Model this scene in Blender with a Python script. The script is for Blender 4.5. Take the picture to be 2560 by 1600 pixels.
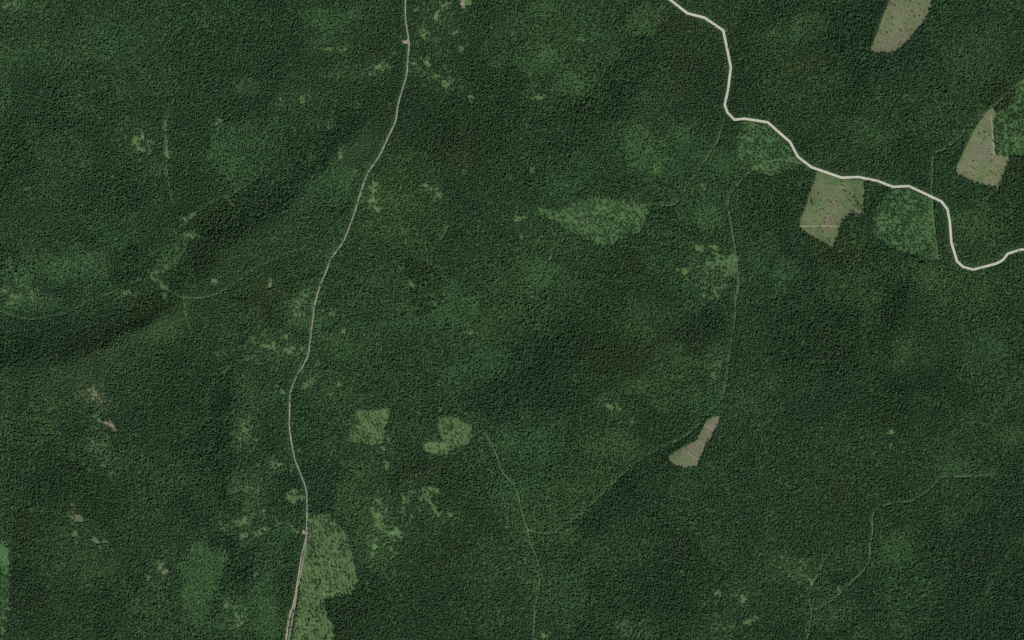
import bpy, math, random
import numpy as np
from mathutils import Vector, Matrix
from mathutils.geometry import delaunay_2d_cdt

random.seed(7)
rng = np.random.default_rng(11)
S = bpy.context.scene
for o in list(bpy.data.objects):
    bpy.data.objects.remove(o)
COL = S.collection

# ------------------------------------------------------------------ camera
cam_d = bpy.data.cameras.new("camera")
cam = bpy.data.objects.new("camera", cam_d)
COL.objects.link(cam)
ALT = 20000.0                       # high above the woods, looking straight down
cam.location = (0, 0, ALT)
cam_d.sensor_width = 36.0
cam_d.lens = 36.0 * (ALT - 6.0) / 2560.0
cam_d.clip_start = 100.0
cam_d.clip_end = 90000.0
S.camera = cam

# ------------------------------------------------------------------ light
SUN_AZ, SUN_EL = 142.0, 52.0
w = bpy.data.worlds.new("World")
S.world = w
w.use_nodes = True
nt = w.node_tree
bg = nt.nodes["Background"]
sky = nt.nodes.new("ShaderNodeTexSky")
sky.sky_type = 'NISHITA'
sky.sun_disc = False
sky.sun_elevation = math.radians(SUN_EL)
sky.sun_rotation = math.radians(SUN_AZ)
nt.links.new(sky.outputs[0], bg.inputs[0])
bg.inputs[1].default_value = 0.125
sun_d = bpy.data.lights.new("sun", 'SUN')
sun_d.energy = 3.7
sun_d.angle = math.radians(0.5)
sun_d.color = (1.0, 0.95, 0.86)
sun = bpy.data.objects.new("sun", sun_d)
COL.objects.link(sun)
az, el = math.radians(SUN_AZ), math.radians(SUN_EL)
sv = Vector((math.sin(az) * math.cos(el), math.cos(az) * math.cos(el), math.sin(el)))
sun.rotation_euler = sv.to_track_quat('Z', 'Y').to_euler()
S.view_settings.view_transform = 'Standard'
S.view_settings.look = 'None'
S.view_settings.gamma = 1.0
S.view_settings.use_curve_mapping = False
S.view_settings.exposure = 0.0

# ------------------------------------------------------------------ helpers
def W(px, py):
    """metres east / north from a spot measured in metres on the survey sheet"""
    return px - 1280.0, 800.0 - py

def vnoise(x, y, scale, seed):
    """smooth value noise, -1..1"""
    r = np.random.default_rng(seed)
    T = r.uniform(-1, 1, (256, 256))
    X = np.asarray(x) / scale + 1000.3; Y = np.asarray(y) / scale + 1000.7
    xi = np.floor(X).astype(int); yi = np.floor(Y).astype(int)
    fx = X - xi; fy = Y - yi
    fx = fx * fx * (3 - 2 * fx); fy = fy * fy * (3 - 2 * fy)
    a = T[xi % 256, yi % 256]; b = T[(xi + 1) % 256, yi % 256]
    c = T[xi % 256, (yi + 1) % 256]; d = T[(xi + 1) % 256, (yi + 1) % 256]
    return (a * (1 - fx) + b * fx) * (1 - fy) + (c * (1 - fx) + d * fx) * fy

def fbm(x, y, scale, seed, octs=4):
    s = 0; a = 1.0; t = 0
    for i in range(octs):
        s = s + a * vnoise(x, y, scale / 2 ** i, seed + i * 13); t += a; a *= 0.55
    return s / t * 1.6

# crests of the low hills (sheet metres), height, half width
CRESTS = [
 ([(-200, 945), (60, 925), (200, 900), (360, 830), (470, 720), (560, 620), (690, 540), (800, 430), (880, 360)], 40, 55),
 ([(585, 880), (590, 1000), (598, 1150), (610, 1300), (625, 1450)], 26, 42),
 ([(1460, 1350), (1560, 1270), (1650, 1190), (1730, 1150)], 12, 46),
 ([(2290, 690), (2275, 800), (2250, 930), (2300, 1020)], 24, 48),
 ([(1360, 470), (1440, 400), (1530, 300), (1620, 230)], 13, 60),
 ([(2060, 120), (2180, 190), (2330, 150), (2450, 60)], 16, 60),
 ([(1010, 1340), (1120, 1290), (1220, 1200)], 9, 60),
 ([(1300, 1000), (1400, 920), (1500, 830), (1560, 760)], 10, 65),
 ([(100, 1600), (140, 1400), (170, 1250)], 10, 60),
 ([(1830, 700), (1850, 850), (1840, 960)], 9, 38),
]
def zt(x, y):
    """relief of the ground"""
    x = np.asarray(x, float); y = np.asarray(y, float)
    z = (5.0 * np.sin(x / 330.0 + 0.6 * np.sin(y / 410.0)) * np.cos(y / 290.0 + 0.7)
         + 2.5 * np.sin(x / 140.0 + y / 190.0 + 1.3))
    z = z + 6.0 * vnoise(x, y, 140.0, 801) + 2.4 * vnoise(x + .6 * y, y - .6 * x, 62.0, 802)
    wx = x + 1280 + 22 * vnoise(x, y, 90, 803); wy = 800 - y + 22 * vnoise(x, y, 90, 804)
    for pts, H, wd in CRESTS:
        d2_ = np.full(x.shape, 1e9)
        for (ax, ay), (bx, by) in zip(pts[:-1], pts[1:]):
            vx, vy = bx - ax, by - ay
            t = np.clip(((wx - ax) * vx + (wy - ay) * vy) / (vx * vx + vy * vy), 0, 1)
            d2_ = np.minimum(d2_, (wx - ax - t * vx) ** 2 + (wy - ay - t * vy) ** 2)
        z = z + H / (1 + (d2_ / wd ** 2)) ** 1.5
    return z

def inpoly(x, y, poly):
    x = np.asarray(x); y = np.asarray(y)
    r = np.zeros(x.shape, bool)
    n = len(poly); j = n - 1
    for i in range(n):
        xi, yi = poly[i]; xj, yj = poly[j]
        c = ((yi > y) != (yj > y)) & (x < (xj - xi) * (y - yi) / ((yj - yi) if yj != yi else 1e-9) + xi)
        r ^= c; j = i
    return r

def seg_dist(x, y, pts):
    d = np.full(x.shape, 1e9)
    for (ax, ay), (bx, by) in zip(pts[:-1], pts[1:]):
        x0, x1 = min(ax, bx) - 15, max(ax, bx) + 15
        y0, y1 = min(ay, by) - 15, max(ay, by) + 15
        m = np.nonzero((x > x0) & (x < x1) & (y > y0) & (y < y1))[0]
        if not len(m): continue
        px, py = x[m], y[m]
        vx, vy = bx - ax, by - ay
        t = np.clip(((px - ax) * vx + (py - ay) * vy) / (vx * vx + vy * vy + 1e-9), 0, 1)
        dd = np.hypot(px - ax - t * vx, py - ay - t * vy)
        d[m] = np.minimum(d[m], dd)
    return d

def mesh_from(name, verts, faces, mats=(), uv=None, midx=None):
    me = bpy.data.meshes.new(name)
    me.from_pydata(verts, [], faces)
    for m in mats: me.materials.append(m)
    if midx is not None: me.polygons.foreach_set("material_index", midx)
    if uv is not None:
        l = me.uv_layers.new(name="UVMap")
        li = np.zeros(len(me.loops), int); me.loops.foreach_get("vertex_index", li)
        l.data.foreach_set("uv", np.asarray(uv, float)[li].ravel())
    me.update()
    return me

def link(name, me, parent=None, kind=None, label=None, cat=None, group=None, loc=None):
    o = bpy.data.objects.new(name, me); COL.objects.link(o)
    if parent: o.parent = parent
    if loc: o.location = loc
    if kind: o["kind"] = kind
    if label: o["label"] = label
    if cat: o["category"] = cat
    if group: o["group"] = group
    return o

# ------------------------------------------------------------------ materials
def mat(name, rough=0.95):
    m = bpy.data.materials.new(name); m.use_nodes = True
    b = m.node_tree.nodes["Principled BSDF"]
    b.inputs["Roughness"].default_value = rough
    b.inputs["Specular IOR Level"].default_value = 0.15
    return m, m.node_tree, b

def N(t, typ, **kw):
    n = t.nodes.new(typ)
    for k, v in kw.items(): setattr(n, k, v)
    return n

def noise_tex(t, scale, detail=4, rough=0.6, vec=None):
    n = N(t, "ShaderNodeTexNoise"); n.inputs["Scale"].default_value = scale
    n.inputs["Detail"].default_value = detail; n.inputs["Roughness"].default_value = rough
    if vec is None:
        g = N(t, "ShaderNodeNewGeometry"); vec = g.outputs["Position"]
    t.links.new(vec, n.inputs["Vector"])
    return n.outputs["Fac"]

def ramp(t, fac, stops):
    r = N(t, "ShaderNodeValToRGB")
    while len(r.color_ramp.elements) < len(stops): r.color_ramp.elements.new(0.5)
    for e, (p, c) in zip(r.color_ramp.elements, stops):
        e.position = p; e.color = (*c, 1)
    t.links.new(fac, r.inputs[0])
    return r.outputs[0]

def mix(t, mode, fac, a, b):
    m = N(t, "ShaderNodeMix", data_type='RGBA', blend_type=mode)
    if isinstance(fac, (int, float)): m.inputs[0].default_value = fac
    else: t.links.new(fac, m.inputs[0])
    for i, v in ((6, a), (7, b)):
        if isinstance(v, tuple): m.inputs[i].default_value = (*v, 1)
        else: t.links.new(v, m.inputs[i])
    return m.outputs[2]

def bump(t, b, h, dist, strength=1.0):
    n = N(t, "ShaderNodeBump"); n.inputs["Distance"].default_value = dist
    n.inputs["Strength"].default_value = strength
    t.links.new(h, n.inputs["Height"]); t.links.new(n.outputs[0], b.inputs["Normal"])

def gray(v): return (v, v, v)

# foliage of the wood at large: colour carried by every tree
def leaf_material(name, instanced):
    m, t, b = mat(name, 0.85)
    if instanced:
        a = N(t, "ShaderNodeAttribute", attribute_type='INSTANCER', attribute_name="tint"); c = a.outputs["Color"]
    else:
        a = N(t, "ShaderNodeObjectInfo"); c = a.outputs["Color"]
    f = noise_tex(t, 0.9, 3)
    c = mix(t, 'MULTIPLY', 1.0, c, ramp(t, f, [(0.3, gray(0.65)), (0.7, gray(1.35))]))
    t.links.new(c, b.inputs["Base Color"])
    return m
M_leaf = leaf_material("foliage", True)
M_leaf1 = leaf_material("foliage_single_tree", False)
M_bark, t, b = mat("bark")
t.links.new(ramp(t, noise_tex(t, 3.0), [(0.3, (0.06, 0.045, 0.035)), (0.7, (0.13, 0.11, 0.09))]), b.inputs["Base Color"])

M_ground, t, b = mat("ground")
a = N(t, "ShaderNodeVertexColor", layer_name="cover")
c = mix(t, 'MULTIPLY', 1.0, a.outputs[0], ramp(t, noise_tex(t, 0.12, 6, 0.7), [(0.3, gray(0.7)), (0.7, gray(1.3))]))
c = mix(t, 'MULTIPLY', 1.0, c, ramp(t, noise_tex(t, 0.9, 3, 0.7), [(0.3, gray(0.8)), (0.7, gray(1.2))]))
t.links.new(c, b.inputs["Base Color"])
bump(t, b, noise_tex(t, 0.7, 4, 0.7), 0.5)

def clearing_material(name, green, tan, brown, bias, stripe_deg, stripe_w, stripe_amt, yel=(0.105, 0.14, 0.055)):
    """grass, dry slash and bare soil mixed in patches, with faint machine rows"""
    m, t, b = mat(name)
    g = N(t, "ShaderNodeNewGeometry")
    f1 = noise_tex(t, 0.018, 5, 0.62)
    c = ramp(t, f1, [(0.36 + bias, green), (0.47 + bias, yel), (0.56 + bias, tan), (0.70 + bias, brown)])
    c = mix(t, 'MULTIPLY', 1.0, c, ramp(t, noise_tex(t, 0.22, 5, 0.75), [(0.28, gray(0.52)), (0.72, gray(1.48))]))
    mp = N(t, "ShaderNodeMapping"); mp.inputs["Rotation"].default_value = (0, 0, math.radians(stripe_deg))
    t.links.new(g.outputs["Position"], mp.inputs[0])
    wv = N(t, "ShaderNodeTexWave", wave_type='BANDS', bands_direction='Y')
    wv.inputs["Scale"].default_value = 0.314 / stripe_w
    wv.inputs["Distortion"].default_value = 2.2; wv.inputs["Detail"].default_value = 3
    wv.inputs["Detail Scale"].default_value = 0.25
    t.links.new(mp.outputs[0], wv.inputs["Vector"])
    c = mix(t, 'MULTIPLY', stripe_amt, c, ramp(t, wv.outputs["Fac"], [(0.2, gray(0.6)), (0.8, gray(1.3))]))
    t.links.new(c, b.inputs["Base Color"])
    bump(t, b, noise_tex(t, 0.8, 4, 0.7), 0.45)
    return m
GR = (0.07, 0.126, 0.045)
TN = (0.136, 0.152, 0.078); BR = (0.148, 0.138, 0.086)
M_tan = clearing_material("dry_slash", (0.08, 0.13, 0.052), TN, BR, -0.06, -52, 4.0, 0.55)
M_tanB = clearing_material("dry_slash_rows_east_west", (0.08, 0.13, 0.052), TN, (0.138, 0.134, 0.09), -0.04, 2, 4.4, 0.7)
M_tanC = clearing_material("grazed_slash", (0.072, 0.118, 0.046), (0.118, 0.13, 0.068), BR, 0.015, -12, 4.0, 0.6)
M_tanH = clearing_material("fresh_slash", (0.098, 0.122, 0.06), (0.13, 0.138, 0.078), (0.148, 0.136, 0.088), -0.12, 62, 4.0, 0.7)
M_meadow = clearing_material("meadow_grass", GR, (0.095, 0.145, 0.052), (0.12, 0.145, 0.065), 0.06, 80, 9.0, 0.35, yel=(0.076, 0.126, 0.044))
M_regrow = clearing_material("regrowth_ground", (0.048, 0.115, 0.038), (0.066, 0.125, 0.046), (0.08, 0.12, 0.055), 0.03, 40, 8.0, 0.3, yel=(0.056, 0.122, 0.04))
M_dirt, t, b = mat("bare_dirt")
t.links.new(ramp(t, noise_tex(t, 0.35, 5, 0.7), [(0.3, (0.17, 0.12, 0.065)), (0.5, (0.30, 0.24, 0.15)), (0.7, (0.38, 0.33, 0.22))]), b.inputs["Base Color"])
bump(t, b, noise_tex(t, 1.0, 4), 0.3)

def track_material(name, c0, c1, c2, mid):
    """gravel with two wheel tracks and a weedy middle (u runs across)"""
    m, t, b = mat(name)
    uv = N(t, "ShaderNodeUVMap")
    sp = N(t, "ShaderNodeSeparateXYZ"); t.links.new(uv.outputs[0], sp.inputs[0])
    r = ramp(t, sp.outputs[0], [(0.0, gray(0.55)), (0.18, gray(1.0)), (0.4, gray(1.05)), (0.5, gray(mid)), (0.6, gray(1.05)), (0.82, gray(1.0)), (1.0, gray(0.55))])
    c = ramp(t, noise_tex(t, 0.03, 6, 0.75), [(0.3, c0), (0.5, c1), (0.68, c2)])
    c = mix(t, 'MULTIPLY', 1.0, c, r)
    c = mix(t, 'MULTIPLY', 1.0, c, ramp(t, noise_tex(t, 0.7, 4, 0.7), [(0.3, gray(0.75)), (0.7, gray(1.2))]))
    t.links.new(c, b.inputs["Base Color"])
    bump(t, b, noise_tex(t, 2.0, 3), 0.1)
    return m
M_track = track_material("grey_gravel", (0.14, 0.155, 0.12), (0.215, 0.23, 0.18), (0.31, 0.31, 0.235), 0.85)
M_track2 = track_material("sandy_track", (0.22, 0.17, 0.10), (0.34, 0.31, 0.20), (0.40, 0.37, 0.26), 0.9)
M_trail = track_material("grassy_trail", (0.058, 0.115, 0.046), (0.084, 0.136, 0.057), (0.13, 0.16, 0.084), 0.92)
M_pave, t, b = mat("pale_line_fill", 0.9)
t.links.new(ramp(t, noise_tex(t, 0.25, 5, 0.7), [(0.3, (0.32, 0.315, 0.24)), (0.7, (0.46, 0.45, 0.35))]), b.inputs["Base Color"])
M_edge, t, b = mat("cream_line_border", 0.9)
t.links.new(ramp(t, noise_tex(t, 0.4, 4, 0.7), [(0.3, (0.52, 0.53, 0.41)), (0.7, (0.66, 0.67, 0.52))]), b.inputs["Base Color"])
M_bank, t, b = mat("road_bank")
t.links.new(ramp(t, noise_tex(t, 0.5, 4, 0.7), [(0.3, (0.05, 0.065, 0.03)), (0.7, (0.09, 0.10, 0.05))]), b.inputs["Base Color"])
M_brush, t, b = mat("dead_brush")
t.links.new(ramp(t, noise_tex(t, 1.2, 4, 0.7), [(0.3, (0.12, 0.115, 0.068)), (0.7, (0.24, 0.225, 0.14))]), b.inputs["Base Color"])
M_log, t, b = mat("peeled_wood")
t.links.new(ramp(t, noise_tex(t, 2.2, 3), [(0.3, (0.40, 0.38, 0.28)), (0.7, (0.60, 0.58, 0.45))]), b.inputs["Base Color"])
M_rock, t, b = mat("pale_rock")
t.links.new(ramp(t, noise_tex(t, 1.2, 4), [(0.3, (0.28, 0.28, 0.27)), (0.7, (0.46, 0.46, 0.45))]), b.inputs["Base Color"])

# ------------------------------------------------------------------ lie of the land (sheet metres: east, south)
def zz(x0, y0, k, pts): return [(x0 + a / k, y0 + b_ / k) for a, b_ in pts]
P_A = zz(1920, 0, 2.8, [(870, -130), (1240, -130), (1160, 0), (1130, 80), (1105, 140), (1060, 200), (1020, 255), (960, 310), (900, 360), (855, 383), (760, 372), (712, 362), (740, 290), (775, 200), (805, 110), (850, 0)])
P_B = zz(2380, 250, 6.572, [(690, 130), (715, 220), (690, 400), (700, 600), (705, 760), (725, 915), (965, 925), (950, 1010), (905, 1080), (880, 1190), (835, 1330), (760, 1440), (640, 1430), (400, 1360), (100, 1225), (75, 1100), (160, 920), (250, 720), (340, 520), (410, 420), (500, 290), (620, 150)])
P_C = zz(1960, 400, 6.3, [(520, 175), (720, 232), (910, 298), (1290, 318), (1280, 500), (1270, 600), (1280, 870), (1150, 870), (1060, 855), (930, 960), (900, 1050), (870, 1130), (860, 1200), (790, 1380), (740, 1370), (600, 1290), (400, 1180), (240, 1080), (260, 940), (330, 780), (400, 560), (470, 360)])
P_H = zz(1660, 1030, 10.08, [(1455, 95), (1430, 200), (1370, 330), (1280, 470), (1220, 620), (1060, 850), (1000, 1000), (930, 1150), (890, 1260), (860, 1350), (760, 1410), (560, 1420), (270, 1360), (140, 1250), (110, 1130), (200, 1050), (500, 880), (840, 700), (900, 560), (960, 440), (1020, 310), (1130, 180), (1250, 110)])
P_D = [(2228, 474), (2270, 472), (2329, 500), (2333, 530), (2339, 600), (2349, 650), (2323, 652), (2290, 640), (2235, 622), (2192, 600), (2183, 545), (2195, 520)]
P_E = [(1862, 302), (1918, 310), (1970, 357), (1990, 395), (2010, 420), (1945, 442), (1905, 440), (1868, 420), (1845, 385), (1848, 340)]
P_F = [(1345, 520), (1395, 528), (1430, 515), (1480, 495), (1560, 503), (1632, 513), (1622, 545), (1600, 585), (1560, 595), (1515, 617), (1470, 600), (1425, 580), (1395, 560), (1352, 540)]
P_R = [(2546, 215), (2560, 200), (2650, 180), (2650, 390), (2489, 390), (2487, 330), (2488, 285), (2512, 273), (2536, 262), (2534, 240)]
P_I = zz(640, 1060, 2.8, [(368, 632), (510, 630), (560, 690), (600, 735), (640, 780), (668, 820), (682, 870), (685, 930), (700, 1010), (715, 1110), (680, 1190), (600, 1222), (485, 1232), (497, 1310), (500, 1360), (545, 1400), (560, 1600), (300, 1600), (255, 1512), (285, 1340), (318, 1080), (352, 850), (366, 700)])
P_J = zz(860, 1010, 7.118, [(230, 110), (420, 120), (560, 140), (740, 90), (830, 120), (850, 200), (790, 330), (740, 470), (720, 620), (660, 740), (560, 745), (250, 715), (90, 660), (110, 480), (180, 300), (215, 180)])
P_K = zz(860, 1010, 7.118, [(1680, 255), (1820, 245), (2020, 260), (2110, 330), (2250, 400), (2300, 460), (2290, 600), (2230, 710), (2050, 790), (1920, 850), (1830, 920), (1600, 920), (1470, 850), (1400, 760), (1420, 690), (1550, 690), (1720, 680), (1730, 560), (1680, 470)])
P_L1 = zz(980, 60, 18.9, [(440, 800), (560, 780), (700, 790), (700, 680), (760, 740), (830, 800), (862, 880), (845, 950), (770, 960), (730, 930), (560, 915), (450, 910)])
P_L2 = zz(740, 1260, 10.8, [(200, 690), (270, 750), (320, 740), (345, 780), (300, 830), (250, 830), (160, 800), (165, 760)])
P_Lstrip = [(-60, 1350), (6, 1362), (22, 1375), (24, 1405), (29, 1415), (27, 1450), (26, 1500), (23, 1570), (14, 1590), (-60, 1600)]

def jag(poly, step=3.0, amp=1.6, seed=1):
    """resample an outline and make it uneven"""
    out = []
    n = len(poly)
    for i in range(n):
        ax, ay = poly[i]; bx, by = poly[(i + 1) % n]
        L = math.hypot(bx - ax, by - ay); k = max(1, int(L / step))
        nx, ny = -(by - ay) / (L + 1e-9), (bx - ax) / (L + 1e-9)
        for j in range(k):
            x = ax + (bx - ax) * j / k; y = ay + (by - ay) * j / k
            d = amp * float(vnoise(x, y, 5.0, seed) + 0.8 * vnoise(x, y, 14.0, seed + 1))
            out.append((x + nx * d, y + ny * d))
    return out
POLY = {k: jag(v, 3.0, a, i) for i, (k, v, a) in enumerate([
    ("A", P_A, 1.3), ("B", P_B, 1.3), ("C", P_C, 1.2), ("H", P_H, 1.0), ("D", P_D, 3), ("E", P_E, 5), ("F", P_F, 4),
    ("R", P_R, 1.5), ("I", P_I, 1.6), ("J", P_J, 2.5), ("K", P_K, 2.5), ("L1", P_L1, .6), ("L2", P_L2, .6), ("LS", P_Lstrip, 1.5)])}
# share of the wood left standing inside
LEFT = dict(A=0.0, B=0.0, C=0.0, H=0.0, D=0.63, E=0.67, F=0.56, R=0.62, I=0.34, J=0.34, K=0.24, L1=0, L2=0, LS=0.68)

ROAD1 = [(1014, -60), (1014, 0), (1013.2, 43), (1017, 71), (1023, 105), (1022, 114), (1020, 146), (1017.5, 186), (1009.6, 214), (1000, 243), (993.6, 268), (990, 303.6), (975.7, 332), (961.4, 364), (948, 393), (931, 416), (920, 432), (911.4, 453.6), (899, 489), (884, 540), (874, 566), (862, 598), (852.5, 614), (825.7, 648), (815, 680), (800.7, 712), (791.8, 744), (784.6, 766), (782.9, 794), (778.6, 823), (775, 858.6), (770, 890.7), (757.9, 914), (741.8, 939), (732, 964), (724, 987), (723.6, 1030), (722.9, 1060), (725.7, 1088.6), (731, 1120.7), (738, 1153), (750.7, 1183), (766.8, 1224), (768, 1274), (767, 1304), (766, 1341), (765, 1357), (762, 1375), (760, 1392), (754, 1420), (750.8, 1440), (745.5, 1461), (742, 1477), (738.6, 1503), (735.5, 1522), (731, 1546), (728, 1565), (723.8, 1588), (718, 1630), (712, 1680)]
ROAD1B = [(765, 1343), (762, 1357), (758.5, 1371), (754, 1390), (750.5, 1410), (747, 1432), (743, 1455), (739.5, 1478), (736, 1499), (729.6, 1524.6), (726, 1538), (722, 1554), (719, 1572), (716, 1599), (711, 1650)]
ROAD2 = [(1610, -50), (1676.5, 0), (1719, 33), (1762, 44), (1808.6, 75.7), (1827.5, 168), (1821, 221), (1812, 262), (1818.6, 281), (1836, 299), (1862, 296.5), (1919.5, 305.5), (1975.5, 355), (1995, 392), (2029, 418), (2104.5, 444), (2147, 442.5), (2194, 452), (2232.5, 467), (2272, 465), (2354, 503.6), (2369, 523), (2375, 555), (2379, 607), (2393, 653), (2408.6, 667.5), (2434, 674), (2491, 659), (2508.6, 649.6), (2520, 634), (2554, 623.6), (2600, 628), (2660, 640)]  # course of the drawn cream map line, built as a road
TRAILS = [
 ("a", 1.6, [(-60, 770), (0, 778), (21, 785), (57, 798), (86, 798.6), (125, 794), (168, 784), (189, 773), (218, 757), (264, 737), (311, 717.5), (357, 699.6), (378.6, 696), (400, 705), (416, 723), (432, 734), (461, 746), (507, 745), (536, 737), (557, 728), (586, 712), (607, 694), (640, 668), (668.6, 657), (693.6, 646), (729, 632), (758, 625), (783, 627), (804, 637), (822, 648)]),
 ("b", 1.0, [(461, 746), (464, 759), (464, 780), (471, 809), (480, 834)]),
 ("c", 1.7, [(394, 690), (450, 651), (466, 623), (461, 580), (461, 566), (475, 548), (493, 534), (528, 511), (557, 493), (571, 496), (578.6, 511), (590, 520)]),
 ("d", 1.6, [(571, 492), (600, 478), (640, 452), (654, 429), (668, 405)]),
 ("e", 1.8, [(434, 250), (425, 275), (416, 304), (414, 339), (420, 375), (414, 414), (420, 439), (425, 482), (436, 511)]),
 ("f", 1.0, [(623, 39), (621, 71), (604, 104), (593, 143), (586, 161)]),
 ("g", 2.7, [(1812, 298), (1805, 321), (1794, 354), (1780, 375), (1762, 404), (1741, 434), (1716, 471), (1694, 507), (1680, 514), (1637, 513)]),
 ("h", 2.0, [(2020, 411), (1950, 398), (1920, 404), (1887, 423), (1859, 443), (1841, 468), (1823, 489), (1818.6, 520), (1828, 551), (1832, 587), (1837, 616), (1846, 673), (1848, 716), (1839, 744), (1838, 787), (1834, 834), (1826, 873), (1821, 909), (1819, 941), (1812, 976), (1805, 1001), (1787, 1019), (1766, 1041), (1748, 1064), (1716, 1089), (1684, 1106), (1651, 1121), (1616, 1140), (1587, 1160), (1555, 1187), (1526, 1214), (1494, 1246), (1473, 1267), (1448, 1289), (1423, 1310), (1394, 1330), (1373, 1336), (1344, 1333), (1319, 1325)]),
 ("i", 2.2, [(1211, 1081), (1226, 1106), (1247, 1149), (1254, 1178), (1269, 1196), (1287, 1214), (1296, 1239), (1303, 1274), (1312, 1306), (1320, 1328), (1326, 1360), (1344, 1396), (1348, 1424), (1351, 1460), (1342.5, 1496), (1337, 1524), (1335, 1589), (1334, 1650)]),
 ("j", 1.1, [(1256, 1240), (1263, 1260), (1270, 1289), (1274, 1331)]),
 ("k", 2.1, [(2640, 140), (2560, 200), (2541, 214), (2523.6, 229), (2506, 246), (2491, 261), (2477, 273), (2456, 289), (2434, 309), (2415, 323), (2406, 339), (2384, 357), (2359, 375), (2341, 379), (2332.5, 384), (2331, 429), (2329, 484), (2333, 530), (2338, 584), (2347, 648)]),
 ("l", .9, [(2134, 687), (2120, 716), (2106, 741), (2091, 766)]),
 ("m", 2.3, [(2470, 1190), (2363, 1192), (2349, 1196), (2334, 1217), (2306, 1237), (2281, 1255), (2241, 1255), (2206, 1265), (2184, 1281), (2180, 1296), (2182.5, 1331), (2174, 1364), (2177, 1403), (2156, 1431), (2120, 1464), (2084, 1499), (2041, 1528)]),
 ("n", 1.7, [(2070, 1392), (2049, 1428), (2031, 1464), (2020, 1492), (2031, 1528), (2027, 1560), (2018, 1600), (2010, 1650)]),
 ("o", 1.8, [(1122, 562), (1104, 598), (1083, 626), (1074, 637)]),
 ("p", 1.7, [(1425, 580), (1387, 623), (1366, 666), (1348, 709)]),
 ("q", 1.5, [(640, 891), (579, 919), (543, 948), (523, 984), (521, 1019), (528.6, 1048)]),
 ("r", 1.0, [(2499, 1424), (2481, 1460), (2466, 1489)]),
 ("s", .7, [(2306, 995), (2420, 1040), (2560, 1120)]),
 ("t", 1.8, [(765, 1330), (743.6, 1333), (729, 1317), (697, 1310), (688, 1296)]),
 ("u", 1.5, [(851, 584), (866, 588)]),
 ("w", 1.7, [(186, 1331), (200, 1346), (225, 1344), (243, 1360), (268, 1355)]),
]
TRAIL_LABEL = dict(
 a="long grassy trail curving through the left woods to the grey road", b="faint trail dropping south from the left trail junction",
 c="winding grassy trail with a hooked end north of the left junction", d="trail running northeast from the hooked bend into dark woods",
 e="nearly straight north-south ride in the upper left woods", f="faint dark trail near the top, left of the grey road",
 g="straight shaded trail from the cream road down to the striped regrowth", h="long curving trail from the cream road past the small brown field to the Y junction",
 i="grassy trail running north-south through the Y junction at bottom centre", j="thin short trail beside the bottom centre grassy trail",
 k="trail from the right edge past the tan field and across the cream road", l="faint trail below the large field by the cream road",
 m="shaded winding trail in the lower right woods", n="narrow trail leaving the bottom edge at the lower right",
 o="short shaded trail in the middle of the woods", p="trail running southwest from the green regrowth patch",
 q="trail bending south in the lower left woods", r="short faint trail near the lower right corner", s="faint long trail slanting to the right edge",
 t="spur trail west from the sandy landing by the grey road", u="tiny spur on the west side of the grey road",
 w="pale bare trail scar in the lower left woods")

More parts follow.
